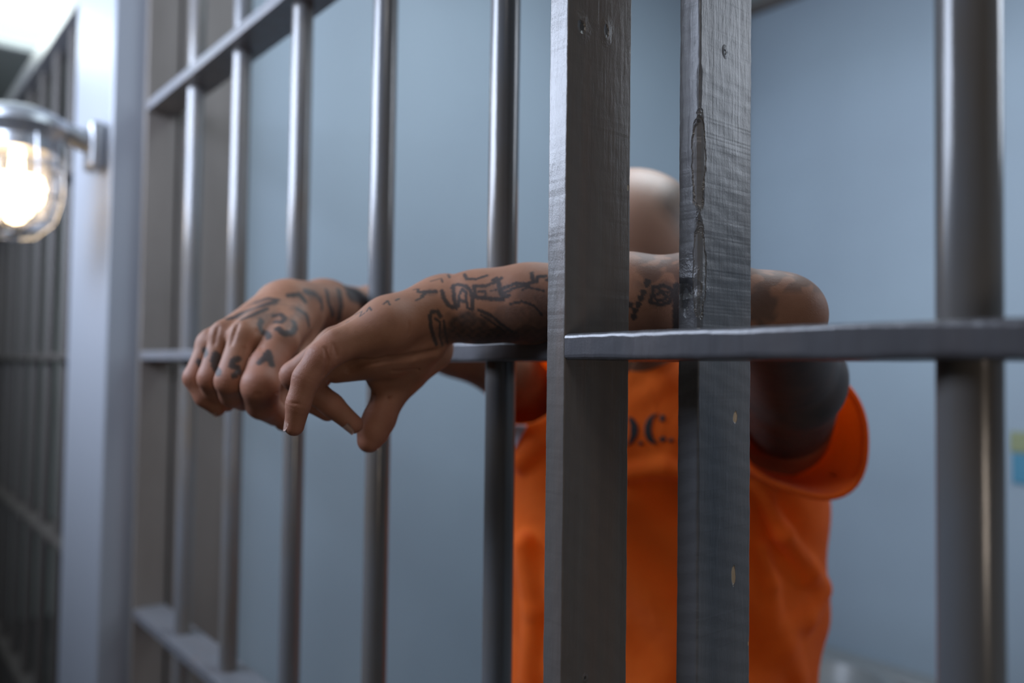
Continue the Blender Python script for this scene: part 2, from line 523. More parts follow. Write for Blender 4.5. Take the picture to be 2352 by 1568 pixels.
for k in range(6):
    a = math.pi / 3 * k + 0.3
    g.tube([(r_ * math.cos(a), r_ * math.sin(a), z_) for r_, z_ in ((0.075, LZ - 0.0), (0.083, LZ - 0.06), (0.083, LZ - 0.12), (0.070, LZ - 0.17), (0.035, LZ - 0.203), (0.004, LZ - 0.207))], 0.0022, 6)
g.build('wire_guard', M_cast, lamp, True)

# ceiling light beyond
cl = empty('ceiling_light', st(3.45, 0.42, H), RZ, 'bright recessed ceiling light panel at the top left corner', 'ceiling light')
fm = newmat('fixture_white', (0.7, 0.72, 0.7), 0.4)
MB().box((-0.60, -0.30, -0.045), (0.60, -0.27, 0)).box((-0.60, 0.27, -0.045), (0.60, 0.30, 0)).box((-0.60, -0.27, -0.045), (-0.57, 0.27, 0)).box((0.57, -0.27, -0.045), (0.60, 0.27, 0)).build('frame', fm, cl)
dm = bpy.data.materials.new('lit_diffuser'); dm.use_nodes = True
b = dm.node_tree.nodes['Principled BSDF']; b.inputs['Emission Color'].default_value = (0.85, 1.0, 0.93, 1); b.inputs['Emission Strength'].default_value = 1.0
MB().box((-0.57, -0.27, -0.02), (0.57, 0.27, -0.012)).build('diffuser', dm, cl)

# toilet at the back wall and stickers
tp = at(1898, 1600, 2.25); 
toi = empty('toilet', (tp[0], tp[1], 0), RZ, 'pale rounded toilet rim at the bottom, against the back wall right of the orange shirt', 'toilet')
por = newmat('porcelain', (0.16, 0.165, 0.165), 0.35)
TZ = float(at(1898, 1562, 2.25)[2])
MB().lathe([(0.12, 0), (0.11, 0.05), (0.10, 0.15), (0.15, TZ - 0.1), (0.185, TZ - 0.01), (0.19, TZ), (0.15, TZ + 0.004), (0.14, TZ - 0.02), (0.08, TZ - 0.12), (0.02, TZ - 0.14)], n=40).build('bowl', por, toi, True)
MB().box((-0.2, 0.2, TZ - 0.05), (0.2, 0.30, TZ - 0.01), 0.01).box((-0.08, 0.1, 0), (0.08, 0.28, TZ - 0.05), 0.01).build('back_ledge', por, toi, True)

# ------------------------------------------------------------------ signed distance modelling for figure and cloth
def cone(p, a, b, r1, r2):
    ba = b - a; pa = p - a
    h = np.clip((pa @ ba) / (ba @ ba), 0, 1)
    return np.linalg.norm(pa - h[:, None] * ba, axis=1) - (r1 + (r2 - r1) * h)


def ell(p, c, r, R=None):
    q = p - c
    if R is not None: q = q @ R
    k0 = np.linalg.norm(q / r, axis=1); k1 = np.linalg.norm(q / (r * r), axis=1) + 1e-9
    return k0 * (k0 - 1) / k1


def smin(a, b, k):
    h = np.clip(0.5 + 0.5 * (b - a) / k, 0, 1)
    return b + (a - b) * h - k * h * (1 - h)


def smax(a, b, k): return -smin(-a, -b, k)


def chain(p, pts, k=0.004):
    d_ = None
    for i in range(len(pts) - 1):
        c = cone(p, pts[i][0], pts[i + 1][0], pts[i][1], pts[i + 1][1])
        d_ = c if d_ is None else smin(d_, c, k)
    return d_


def nets(f, lo, hi, h, margin=0.012):
    """surface nets of f=0 over the box lo..hi with cell h (only blocks near the surface are sampled)"""
    lo = np.array(lo, float); hi = np.array(hi, float)
    B = 8
    nb = np.ceil((hi - lo) / (h * B)).astype(int)
    n = nb * B
    bc = np.stack(np.meshgrid(*[(np.arange(k) + 0.5) * B * h for k in nb], indexing='ij'), -1).reshape(-1, 3) + lo
    fb = f(bc)
    act = np.abs(fb) < (B * h * 0.9 + margin)
    V = np.repeat(np.repeat(np.repeat(np.where(fb < 0, -1.0, 1.0).astype(np.float32).reshape(nb), B, 0), B, 1), B, 2)
    bi = np.argwhere(act.reshape(nb))
    off = np.stack(np.meshgrid(*[np.arange(B)] * 3, indexing='ij'), -1).reshape(-1, 3)
    for i0 in range(0, len(bi), 600):
        idx = (bi[i0:i0 + 600, None, :] * B + off[None]).reshape(-1, 3)
        V[idx[:, 0], idx[:, 1], idx[:, 2]] = f(lo + idx * h)
    ins = V < 0
    # cells with a sign change
    c8 = [(i, j, k) for i in (0, 1) for j in (0, 1) for k in (0, 1)]
    sl = lambda A, o: A[o[0]:A.shape[0] - 1 + o[0], o[1]:A.shape[1] - 1 + o[1], o[2]:A.shape[2] - 1 + o[2]]
    cnt = sum(sl(ins, o).astype(np.uint8) for o in c8)
    mask = (cnt > 0) & (cnt < 8)
    ci = np.argwhere(mask)
    cid = np.full(mask.shape, -1, np.int32); cid[mask] = np.arange(len(ci))
    vals = {o: V[ci[:, 0] + o[0], ci[:, 1] + o[1], ci[:, 2] + o[2]] for o in c8}
    acc = np.zeros((len(ci), 3)); num = np.zeros(len(ci))
    for o in c8:
        for ax in range(3):
            if o[ax] == 0:
                o2 = list(o); o2[ax] = 1; o2 = tuple(o2)
                a, b_ = vals[o], vals[o2]
                cr = (a < 0) != (b_ < 0)
                t = np.where(cr, a / np.where(cr, a - b_, 1), 0)
                p = np.zeros((len(ci), 3)); p[:] = o; p[:, ax] = t
                acc += p * cr[:, None]; num += cr
    P = lo + (ci + acc / num[:, None]) * h
    Q = []
    for ax in range(3):
        A = ins[1:-1, 1:-1, 1:-1]
        a = ins; s0 = [slice(1, -1)] * 3; s1 = [slice(1, -1)] * 3
        s0[ax] = slice(0, -1); s1[ax] = slice(1, None)
        e = a[tuple(s0)] != a[tuple(s1)]
        ei = np.argwhere(e)
        g_ = ei + 1; g_[:, ax] = ei[:, ax]
        inside0 = ins[g_[:, 0], g_[:, 1], g_[:, 2]]
        u, v = (ax + 1) % 3, (ax + 2) % 3
        q = []
        for du, dv_ in ((-1, -1), (0, -1), (0, 0), (-1, 0)):
            c = g_.copy(); c[:, u] += du; c[:, v] += dv_
            q.append(cid[c[:, 0], c[:, 1], c[:, 2]])
        q = np.stack(q, 1)
        q[~inside0] = q[~inside0][:, ::-1]
        Q.append(q)
    Q = np.concatenate(Q)
    Q = Q[(Q >= 0).all(1)]
    return P, Q


def keep(P, Q, mask):
    """drop vertices where mask is False"""
    ok = mask[Q].all(1); Q = Q[ok]
    used = np.zeros(len(P), bool); used[Q.ravel()] = True
    m = np.cumsum(used) - 1
    return P[used], m[Q]


def fold(p):
    """small cheap noise"""
    return (np.sin(p[:, 0] * 1.7 + 2.1 * np.sin(p[:, 1] * 1.3 + 0.4)) * np.sin(p[:, 1] * 1.9 + 1.7 * np.sin(p[:, 2] * 1.1)) + np.sin(p[:, 2] * 2.3 + 1.9 * np.sin(p[:, 0] * 1.6 + 1.0)) * 0.6) / 1.6


a_ = at
# --- his left arm, lying on the rail, hand hanging out on the left of the worn post
EL = a_(1786, 724, 0.705)
arm1 = [(a_(1800, 985, 1.08), .060), (a_(1818, 870, .88), .053), (EL, .036)]
fore1 = [(EL, .0345), (a_(1600, 697, .702), .0400), (a_(1430, 692, .710), .0385), (a_(1210, 697, .728), .0318), (a_(1100, 704, .737), .0292), (a_(1015, 712, .745), .0282)]
W1 = a_(1015, 712, .745)
m1 = {'index': a_(782, 806, .745), 'middle': a_(764, 792, .722), 'ring': a_(762, 794, .700), 'pinky': a_(772, 797, .678)}
meta1 = [[(a_(1000, 715, .728), .0215), (a_(890, 752, .700), .0202), (m1['pinky'], .0125)],
         [(a_(1000, 702, .738), .0225), (a_(890, 738, .715), .0200), (m1['ring'], .0130)],
         [(a_(1000, 700, .750), .0220), (a_(890, 742, .730), .0180), (m1['middle'], .0135)],
         [(a_(1000, 715, .760), .0220), (a_(890, 765, .750), .0180), (m1['index'], .0140)]]
thenar1 = [[(a_(945, 835, .742), .0165), (a_(872, 866, .738), .0125)],
           [(a_(890, 822, .722), .0175), (a_(772, 838, .714), .0160)],
           [(a_(985, 800, .770), .0235), (a_(915, 862, .757), .0200), (a_(895, 905, .750), .0140)],
           [(a_(975, 790, .735), .0200), (a_(860, 815, .710), .0170)]]
fing1 = {'pinky': [(m1['pinky'], .0138), (a_(738, 822, .668), .0122), (a_(704, 868, .663), .0108), (a_(686, 925, .661), .0094), (a_(676, 978, .664), .0082)],
         'ring': [(m1['ring'], .0130), (a_(705, 886, .698), .0113), (a_(762, 930, .706), .0098), (a_(812, 974, .712), .0083)],
         'middle': [(m1['middle'], .0135), (a_(675, 862, .722), .0117), (a_(712, 918, .735), .0100), (a_(752, 945, .738), .0088)],
         'index': [(m1['index'], .0140), (a_(715, 884, .752), .0115), (a_(732, 905, .768), .0100), (a_(755, 925, .770), .0086)],
         'thumb': [(a_(895, 905, .750), .0150), (a_(872, 960, .738), .0142), (a_(857, 990, .735), .0134), (a_(848, 1012, .733), .0105)]}
# --- his right arm, farther along the rail
EL2 = a_(1168, 850, 1.13)
arm2 = [(a_(1290, 1000, 1.32), .058), (a_(1236, 935, 1.22), .048), (EL2, .041)]
fore2 = [(EL2, .0405), (a_(1040, 788, 1.12), .0405), (a_(856, 724, 1.095), .0355), (a_(745, 708, .955), .0302), (a_(668, 700, .872), .0272)]
m2 = {'index': a_(645, 786, .792), 'middle': a_(562, 772, .786), 'ring': a_(514, 772, .800), 'pinky': a_(482, 790, .818)}
meta2 = [[(a_(682, 718, .872), .0230), (m2['index'], .0160)], [(a_(655, 705, .865), .0230), (m2['middle'], .0150)],
         [(a_(640, 702, .868), .0220), (m2['ring'], .0140)], [(a_(632, 708, .875), .0205), (m2['pinky'], .0130)]]
thenar2 = [[(a_(695, 745, .885), .0200), (a_(672, 830, .845), .0165), (a_(655, 880, .83), .0140)]]
fing2 = {'index': [(m2['index'], .0165), (a_(612, 842, .770), .0160), (a_(598, 886, .755), .0168), (a_(602, 925, .772), .0150), (a_(632, 952, .80), .0112)],
         'middle': [(m2['middle'], .0140), (a_(527, 874, .764), .0130), (a_(534, 905, .785), .0118), (a_(560, 922, .805), .0095)],
         'ring': [(m2['ring'], .0130), (a_(484, 868, .783), .0118), (a_(494, 900, .800), .0105), (a_(520, 925, .818), .0090)],
         'pinky': [(m2['pinky'], .0120), (a_(447, 868, .800), .0105), (a_(470, 912, .800), .0090), (a_(500, 938, .806), .0078)],
         'thumb': [(a_(655, 880, .83), .0135), (a_(640, 925, .818), .0115), (a_(652, 968, .808), .0095)]}


def creases(p, d_, chains):
    """shallow skin folds round finger joints"""
    out = d_
    for ch in chains:
        for i in range(1, len(ch) - 1):
            c = ch[i][0]; ax = ch[i + 1][0] - ch[i - 1][0]; ax = ax / np.linalg.norm(ax)
            q = p - c; u = q @ ax; rr = np.linalg.norm(q, axis=1)
            w_ = np.exp(-(rr / (ch[i][1] * 1.5)) ** 4)
            out = out + w_ * 0.00045 * (np.exp(-(u / 0.0011) ** 2) + 0.7 * np.exp(-((u - 0.0034) / 0.001) ** 2) + 0.7 * np.exp(-((u + 0.0034) / 0.001) ** 2)) - w_ * 0.0006
    return out


def hand(p, metas, thenars, fings, kf=0.006):
    d_ = None
    for mm in metas:
        c = chain(p, mm, .012); d_ = c if d_ is None else smin(d_, c, .010)
    for mm in thenars:
        d_ = smin(d_, chain(p, mm, .012), .011)
    fs = None
    for k, ch in fings.items():
        c = chain(p, ch, .0035)
        fs = c if fs is None else smin(fs, c, .0012)
    d_ = smin(d_, fs, kf)
    return creases(p, d_, list(fings.values()))


def tendons(p, d_, w, ms, amp=.0018):
    for k in ('index', 'middle', 'ring', 'pinky'):
        if k in ms:
            m_ = ms[k]; ax = w + (m_ - w) * 0.35
            out = np.array([0, -0.35, 0.9]); out /= np.linalg.norm(out)
            c = cone(p, ax + out * .012, m_ + out * .0105, .002, .0042)
            d_ = smin(d_, c, .006)
    return d_


HC = a_(1442, 592, .955)
hf = np.array([-.42, -.72, -.55]); hf /= np.linalg.norm(hf)
hr = np.cross(hf, np.array([0.06, 0, 1.])); hr /= np.linalg.norm(hr)
hu = np.cross(hr, hf)
HR = np.stack([hr, hf, hu], 1)          # columns: head right, forward, up


def hl(x, y, z): return HC + HR @ np.array([x, y, z])


def head(p):
    d_ = ell(p, hl(0, -.012, .012), np.array([.087, .100, .086]), HR)
    d_ = smin(d_, ell(p, hl(0, .030, -.050), np.array([.058, .058, .062]), HR), .03)
    d_ = smin(d_, cone(p, hl(-.035, .074, .024), hl(.035, .074, .024), .012, .012), .012)
    d_ = smin(d_, cone(p, hl(0, .084, .012), hl(0, .106, -.022), .007, .013), .008)
    d_ = smin(d_, cone(p, hl(-.018, .083, -.052), hl(.018, .083, -.052), .009, .009), .008)
    d_ = smin(d_, cone(p, hl(0, .072, -.098), hl(0, .06, -.085), .016, .016), .016)
    for s_ in (-1, 1):
        d_ = smin(d_, cone(p, hl(s_ * .045, .058, -.018), hl(s_ * .05, .045, -.025), .014, .014), .014)
        d_ = smax(d_, -ell(p, hl(s_ * .031, .098, .003), np.array([.017, .016, .011]), HR), .008)
        d_ = smin(d_, ell(p, hl(s_ * .031, .070, .003), np.array([.013, .013, .012]), HR), .003)
        ear = smax(ell(p, hl(s_ * .084, -.008, -.010), np.array([.011, .020, .033]), HR), -ell(p, hl(s_ * .094, -.006, -.008), np.array([.009, .011, .020]), HR), .003)
        d_ = smin(d_, ear, .006)
    return d_


NK = a_(1440, 890, 1.13)
HIP = np.array([.215, 1.27, .93])


def torso(p):
    d_ = cone(p, HC + HR @ np.array([0, -.05, -.04]), NK, .056, .062)
    sh1 = arm1[0][0]; sh2 = arm2[0][0]
    d_ = smin(d_, cone(p, NK + [0, .01, -.04], sh1 * .8 + NK * .2 + [0, 0, -.01], .075, .062), .04)
    d_ = smin(d_, cone(p, NK + [0, .01, -.04], sh2 * .8 + NK * .2 + [0, 0, -.01], .075, .062), .04)
    ch = (sh1 + sh2) / 2 + np.array([0, .03, -.12])
    d_ = smin(d_, ell(p, ch, np.array([.165, .11, .20])), .05)
    d_ = smin(d_, ell(p, HIP + [0, 0, .07], np.array([.150, .105, .20])), .06)
    for s_ in (-1, 1):
        hp = HIP + [s_ * .085, 0, -.05]; kn = HIP + [s_ * .11, -.03, -.46]; an = HIP + [s_ * .12, .03, -.85]
        d_ = smin(d_, cone(p, hp, kn, .085, .052), .03)
        d_ = smin(d_, cone(p, kn, an, .052, .036), .02)
        d_ = smin(d_, cone(p, an + [0, 0, -.03], an + [0, -.13, -.05], .032, .022), .02)
    return d_


def hit(f, pts, d0=.55, d1=1.15):
    """where the sight lines of the photograph meet the surface f = 0"""
    pts = np.array(pts, float)
    v = np.array([at(x, y, 1) - CAM for x, y in pts]); D = np.full(len(pts), d0)
    for _ in range(70):
        D = D + np.clip(f(CAM + v * D[:, None]), -.01, .03) * .85
    return CAM + v * np.minimum(D, d1)[:, None]


def f_arm1_raw(p):
    d_ = smin(chain(p, arm1, .02), chain(p, fore1, .02), .012)
    d_ = smin(d_, ell(p, a_(1828, 722, .695), np.array([.024, .024, .026])), .012)
    d_ = smin(d_, ell(p, a_(1025, 655, .755), np.array([.010, .010, .009])), .012)
    hd = hand(p, meta1, thenar1, fing1)
    hd = tendons(p, hd, W1, m1)
    return smin(d_, hd, .012)


def f_arm2_raw(p):
    d_ = smin(chain(p, arm2, .02), chain(p, fore2, .02), .015)
    d_ = smin(d_, ell(p, a_(625, 682, .880), np.array([.011, .011, .010])), .012)
    hd = hand(p, meta2, thenar2, fing2)
    hd = tendons(p, hd, a_(660, 705, .868), m2)
    return smin(d_, hd, .012)


def grooves(f, lines):
    return [(hit(f, pts), w_) for pts, w_ in lines]


def carve(p, d_, gs):
    for q, w_ in gs:
        for i in range(len(q) - 1):
            if np.linalg.norm(q[i + 1] - q[i]) > .045: continue
            d_ = smax(d_, -cone(p, q[i], q[i + 1], w_, w_), .0016 + w_)
    return d_


G1 = grooves(f_arm1_raw, [([(1004, 806), (950, 818), (890, 824), (838, 832), (800, 848)], .0022),
                          ([(748, 800), (752, 830), (744, 862)], .0012), ([(768, 790), (774, 818)], .0006), 
                          ([(1000, 838), (950, 848), (900, 852)], .0007), ([(940, 742), (938, 770)], .0004), ([(672, 925), (690, 928)], .0004), ([(855, 905), (900, 915)], .0008)])
G2 = grooves(f_arm2_raw, [([(546, 745), (530, 790)], .0014), ([(500, 752), (492, 790)], .0012), ([(560, 800), (545, 850)], .0010), ([(590, 760), (600, 800)], .0012), ([(588, 905), (640, 900)], .0005)])


def f_arm1(p): return carve(p, f_arm1_raw(p), G1)


def f_arm2(p): return carve(p, f_arm2_raw(p), G2)


def f_body(p):
    return smin(smin(torso(p), chain(p, arm1[:2], .02), .03), chain(p, arm2[:2], .02), .03)


def bounds(chs, pad):
    P = np.array([q[0] for ch in chs for q in ch]); R_ = max(q[1] for ch in chs for q in ch)
    return P.min(0) - R_ - pad, P.max(0) + R_ + pad


cut1 = arm1[0][0] + (arm1[1][0] - arm1[0][0]) * .35; ax1 = (arm1[1][0] - arm1[0][0]); ax1 /= np.linalg.norm(ax1)
cut2 = arm2[0][0] + (arm2[1][0] - arm2[0][0]) * .35; ax2 = (arm2[1][0] - arm2[0][0]); ax2 /= np.linalg.norm(ax2)
FINE = 0.00125
lo, hi = bounds([[(cut1, .06)], [(arm1[1][0], .05)], fore1] + list(fing1.values()) + meta1, .006)
P1, Q1 = nets(f_arm1, lo, hi, FINE)
P1, Q1 = keep(P1, Q1, ((P1 - cut1) @ ax1) > 0)
lo, hi = bounds([[(cut2, .06)], fore2] + list(fing2.values()) + meta2, .006)
P2, Q2 = nets(f_arm2, lo, hi, 0.0016)
P2, Q2 = keep(P2, Q2, ((P2 - cut2) @ ax2) > 0)
P3, Q3 = nets(f_body, (-.08, .74, .01), (.52, 1.48, 1.72), 0.005, .02)
near1 = (np.linalg.norm(P3 - arm1[1][0], axis=1) < .26) & (((P3 - cut1) @ ax1) > .012)
near2 = (np.linalg.norm(P3 - EL2, axis=1) < .26) & (((P3 - cut2) @ ax2) > .012)
# only the arm stubs, not the torso beside them
stub1 = near1 & (chain(P3, arm1, .02) < .01); stub2 = near2 & (chain(P3, arm2, .02) < .01)
P3, Q3 = keep(P3, Q3, ~(stub1 | stub2))
lo = HC - .15; hi = HC + .15
P4, Q4 = nets(lambda p: smin(head(p), torso(p), .02), lo, hi, 0.0025)

# ---- tattoos: strokes laid on the skin surface, plus painted upper-arm shade
def tz(x, y): return (950 + x / 3.618, 560 + y / 3.618)
def th(x, y): return (413 + x / 3.2, 585 + y / 3.2)


def inked(P, f, strokes, conv, sc):
    ink_shade = np.zeros(len(P))
    for pts, w_ in strokes:
        pp = [conv(*c) for c in pts]
        fine_ = []
        for i in range(len(pp) - 1):
            for k in range(3): fine_.append((pp[i][0] + (pp[i + 1][0] - pp[i][0]) * k / 3, pp[i][1] + (pp[i + 1][1] - pp[i][1]) * k / 3))
        fine_.append(pp[-1])
        q = hit(f, fine_); w_ = w_ * sc
        lo_, hi_ = q.min(0) - .01, q.max(0) + .01
        sel = np.where(((P > lo_) & (P < hi_)).all(1))[0]
        if len(sel) == 0: continue
        X = P[sel]; dm_ = np.full(len(sel), 9.)
        for i in range(len(q) - 1):
            if np.linalg.norm(q[i + 1] - q[i]) > .02: continue
            ba = q[i + 1] - q[i]; pa = X - q[i]
            h = np.clip((pa @ ba) / (ba @ ba + 1e-12), 0, 1)
            dm_ = np.minimum(dm_, np.linalg.norm(pa - h[:, None] * ba, axis=1))
        ww = w_ * (1 + .22 * fold(X * 700))
        ink_shade[sel] = np.maximum(ink_shade[sel], np.clip((1.25 - dm_ / ww) * 2.2, 0, 1) * .95)
    return ink_shade


def shades(P, f, sh, conv, k, D, amp=.2):
    ink_shade = np.zeros(len(P)); nz = fold(P * 190); nz2 = fold(P * 420 + 7)
    cs = hit(f, [conv(*c[0]) for c in sh])
    for (c, rx, ry, v), q in zip(sh, cs):
        r_ = np.hypot(np.linalg.norm((P - q)[:, :2], axis=1) / (rx / k * D / F), (P[:, 2] - q[2]) / (ry / k * D / F)) + nz * amp
        ink_shade = np.maximum(ink_shade, np.clip((1.2 - r_) / .4, 0, 1) * v * (.85 + .15 * nz2))
    return ink_shade


STR = [([(235, 390), (250, 450), (290, 510), (335, 530)], 2.6), ([(330, 345), (335, 440), (352, 530)], 2.6),
       ([(318, 365), (360, 335), (430, 348), (470, 385), (490, 450), (487, 545)], 2.4), ([(372, 520), (378, 430), (402, 375), (440, 402), (432, 480), (385, 470)], 2.0),
       ([(432, 430), (448, 530), (482, 545)], 1.8), ([(500, 350), (600, 350), (700, 305), (728, 285)], 2.6), ([(500, 350), (512, 440), (600, 452), (740, 462)], 2.6),
       ([(700, 300), (735, 445)], 3.0), ([(540, 395), (595, 392), (600, 440)], 1.6), ([(640, 390), (690, 380)], 1.2), ([(752, 365), (850, 328), (940, 332), (992, 318), (982, 240)], 2.4),
       ([(762, 402), (850, 362), (962, 338)], 2.0), ([(742, 440), (792, 430)], 2.6), ([(1020, 312), (1032, 272), (1095, 268)], 2.6), ([(1110, 300), (1200, 260), (1260, 200), (1400, 220)], 2.6),
       ([(420, 250), (442, 290), (520, 292), (610, 262)], 2.2), ([(660, 300), (690, 282)], 2.6), ([(225, 602), (200, 562), (152, 562), (135, 602), (142, 680), (162, 760), (190, 835)], 2.6),
       ([(180, 620), (220, 650), (215, 760), (240, 840)], 1.6), ([(250, 640), (262, 740), (285, 830)], 1.8), ([(540, 550), (640, 590), (720, 660), (820, 730)], 2.2),
       ([(560, 590), (650, 650), (760, 730)], 1.4), ([(800, 500), (900, 478), (1000, 512), (1065, 590)], 1.6), ([(900, 380), (960, 360), (1080, 390)], 1.4),
       ([(0, 380), (40, 375), (30, 400)], 1.6), ([(60, 400), (180, 395)], 3.2), ([(70, 430), (110, 400)], 2.4), ([(20, 470), (80, 440)], 1.4), ([(140, 310), (230, 285), (240, 320)], 1.2), ([(280, 240), (300, 280)], 1.6),
       ([(-480, 585), (-430, 560), (-445, 600), (-410, 575)], 1.3), ([(-390, 560), (-370, 525), (-350, 550)], 1.3), ([(-250, 500), (-215, 470), (-200, 505)], 1.3), ([(-150, 470), (-120, 455)], 1.4), ([(-560, 655), (-540, 640)], 1.3),
       ([(1990, 360), (2080, 345), (2152, 382), (2132, 480), (2060, 506), (1965, 482), (1992, 400), (1990, 360)], 2.4), ([(2000, 430), (2060, 400), (2110, 440), (2060, 470), (2010, 460)], 2.0),
       ([(2030, 370), (2080, 400), (2120, 400)], 1.6), ([(2182, 345), (2182, 480), (2182, 620), (2182, 740)], 4.2)]
for c in ((1940, 335), (1908, 402), (1890, 450), (1868, 502), (1842, 552), (1832, 605), (1800, 505), (1945, 310)):
    STR.append(([(c[0] - 12, c[1] - 8), (c[0] + 12, c[1] - 2), (c[0] - 4, c[1] + 14)], 2.4))
SHADE = [((470, 700), 170, 110, .95), ((650, 770), 230, 70, .95), ((350, 760), 120, 90, .9), ((840, 590), 90, 60, .55), ((960, 420), 80, 60, .45), ((760, 560), 60, 40, .4),
         ((1000, 690), 130, 120, .45), ((210, 740), 50, 110, .45), ((2060, 420), 95, 80, .45), ((130, 400), 50, 30, .4), ((620, 400), 110, 50, .35), ((1130, 620), 150, 180, .6), ((1000, 760), 160, 70, .8), ((760, 640), 120, 60, .5), ((1080, 430), 90, 60, .4)]


def ink_shade_arm(P):
    ink_shade = inked(P, f_arm1, STR, tz, .00072)
    ink_shade = np.maximum(ink_shade, shades(P, f_arm1, SHADE, tz, 3.618 / 1.25, .74))
    nz = fold(P * 190)
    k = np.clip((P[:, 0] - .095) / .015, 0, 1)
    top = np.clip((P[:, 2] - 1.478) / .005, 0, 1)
    ink_shade = np.maximum(ink_shade, k * top * np.clip((fold(P * 150 + 3) + .35) * 3, 0, 1) * .5)
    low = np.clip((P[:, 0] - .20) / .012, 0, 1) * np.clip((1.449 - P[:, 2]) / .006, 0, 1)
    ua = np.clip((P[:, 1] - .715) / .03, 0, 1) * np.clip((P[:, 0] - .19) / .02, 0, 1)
    ink_shade = np.maximum(ink_shade, np.maximum(ua, low) * (.93 + .07 * fold(P * 60)))  # upper arm: solid tattoo with the arm's shade put into the ink
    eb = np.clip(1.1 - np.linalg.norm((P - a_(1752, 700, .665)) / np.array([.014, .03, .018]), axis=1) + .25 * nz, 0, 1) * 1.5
    return np.clip(np.maximum(ink_shade, np.clip(eb, 0, .6)), 0, 1)


STR2 = [([(185, 700), (190, 735)], 4.5), ([(140, 780), (150, 805)], 4.0), ([(262, 730), (248, 770), (255, 815), (285, 870)], 4.5), ([(285, 740), (280, 790)], 3.0),
        ([(430, 765), (392, 775), (380, 810), (420, 830), (432, 862), (400, 888)], 4.2), ([(650, 712), (622, 755), (585, 792)], 4.2), ([(650, 712), (664, 760), (676, 808)], 4.2), ([(620, 768), (664, 768)], 3.5),
        ([(600, 480), (585, 520), (600, 560), (645, 580), (655, 605)], 4.0), ([(690, 450), (740, 435), (775, 465), (740, 500), (700, 490)], 4.0), ([(720, 540), (770, 580), (830, 570), (850, 530), (835, 490)], 4.5),
        ([(430, 445), (510, 405), (610, 372), (700, 345)], 4.5), ([(455, 475), (550, 435), (640, 395)], 3.5), ([(350, 470), (420, 455)], 3.5), ([(560, 350), (640, 320), (720, 330)], 3.5),
        ([(930, 270), (1000, 290), (1040, 340), (1045, 390)], 5.5), ([(1080, 262), (1090, 340), (1125, 440)], 5.0), ([(1170, 262), (1185, 370), (1170, 470)], 5.5), ([(800, 300), (880, 290), (920, 340)], 4.0),
        ([(1240, 262), (1320, 275), (1390, 340)], 11.0), ([(1250, 300), (1340, 330)], 10.0), ([(870, 400), (930, 440), (950, 520)], 4.5)]
SHADE2 = [((520, 430), 110, 50, .45), ((720, 480), 130, 90, .35), ((1000, 300), 110, 50, .5), ((1150, 350), 90, 110, .45), ((1320, 300), 130, 110, .9), ((900, 430), 80, 90, .4), ((640, 350), 120, 40, .4)]


def ink_hand2(P):
    return np.maximum(inked(P, f_arm2, STR2, th, .00075), shades(P, f_arm2, SHADE2, th, 3.2, .85, .45))


def red(P, hands):
    r = np.zeros(len(P))
    for ch in hands:
        for c, rr in ch[1:]:
            r = np.maximum(r, np.exp(-(np.linalg.norm(P - c, axis=1) / (rr * 1.3)) ** 2))
    return r


ink1 = ink_shade_arm(P1); ink2 = ink_hand2(P2)
hair4 = np.zeros(len(P4))
q4 = (P4 - HC) @ HR
hair4 = np.clip((.035 - q4[:, 1]) / .02, 0, 1) * np.clip((np.abs(q4[:, 0]) - .045) / .015, 0, 1) * np.clip((q4[:, 2] + .05) / .02, 0, 1) * .75
brow = np.clip(1.4 - np.hypot((np.abs(q4[:, 0]) - .033) / .02, (q4[:, 2] - .024) / .006), 0, 1) * (q4[:, 1] > .05)
beard = np.clip((-.035 - q4[:, 2]) / .015, 0, 1) * .6
hair4 = np.maximum(np.maximum(hair4, brow), beard)
Vs = [P1, P2, P3, P4]; Qs = [Q1, Q2, Q3, Q4]
off = np.cumsum([0] + [len(v) for v in Vs])
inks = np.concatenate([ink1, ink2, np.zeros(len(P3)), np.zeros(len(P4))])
reds = np.concatenate([red(P1, fing1.values()), red(P2, fing2.values()), np.zeros(len(P3)), np.zeros(len(P4))])
hairs = np.concatenate([np.zeros(off[3]), hair4])
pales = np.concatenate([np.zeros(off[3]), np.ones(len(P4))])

M_skin = newmat('tattooed_skin', (0.22, 0.115, 0.07), 0.56, 0, 0.28)
M_skin.node_tree.nodes['Principled BSDF'].inputs['Subsurface Weight'].default_value = 0.08
M_skin.node_tree.nodes['Principled BSDF'].inputs['Subsurface Radius'].default_value = (0.008, 0.003, 0.0015)
tone = ramp(M_skin, noise(M_skin, 45, 4), [(0.3, (0.225, 0.101, 0.059)), (0.7, (0.285, 0.137, 0.082))])
tone = mixc(M_skin, math_(M_skin, 'MULTIPLY', attr(M_skin, 'red'), 0.55), tone, (0.33, 0.125, 0.09))
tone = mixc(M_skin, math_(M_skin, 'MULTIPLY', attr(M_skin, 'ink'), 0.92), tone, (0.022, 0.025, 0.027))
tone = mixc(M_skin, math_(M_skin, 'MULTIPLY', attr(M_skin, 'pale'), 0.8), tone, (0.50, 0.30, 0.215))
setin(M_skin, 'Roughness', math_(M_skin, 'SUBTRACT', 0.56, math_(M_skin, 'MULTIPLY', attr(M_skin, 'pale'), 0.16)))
tone = mixc(M_skin, attr(M_skin, 'hair'), tone, (0.05, 0.035, 0.025))
setin(M_skin, 'Base Color', tone)
vo = M_skin.node_tree.nodes.new('ShaderNodeTexVoronoi'); vo.inputs['Scale'].default_value = 1300
tc = M_skin.node_tree.nodes.new('ShaderNodeTexCoord'); M_skin.node_tree.links.new(tc.outputs['Object'], vo.inputs['Vector'])
bump(M_skin, [(vo.outputs['Distance'], 1.0), (noise(M_skin, 330, 4, 0.6, (1, 1, 1), 0.6), 1.6)], 0.28, 0.0004)

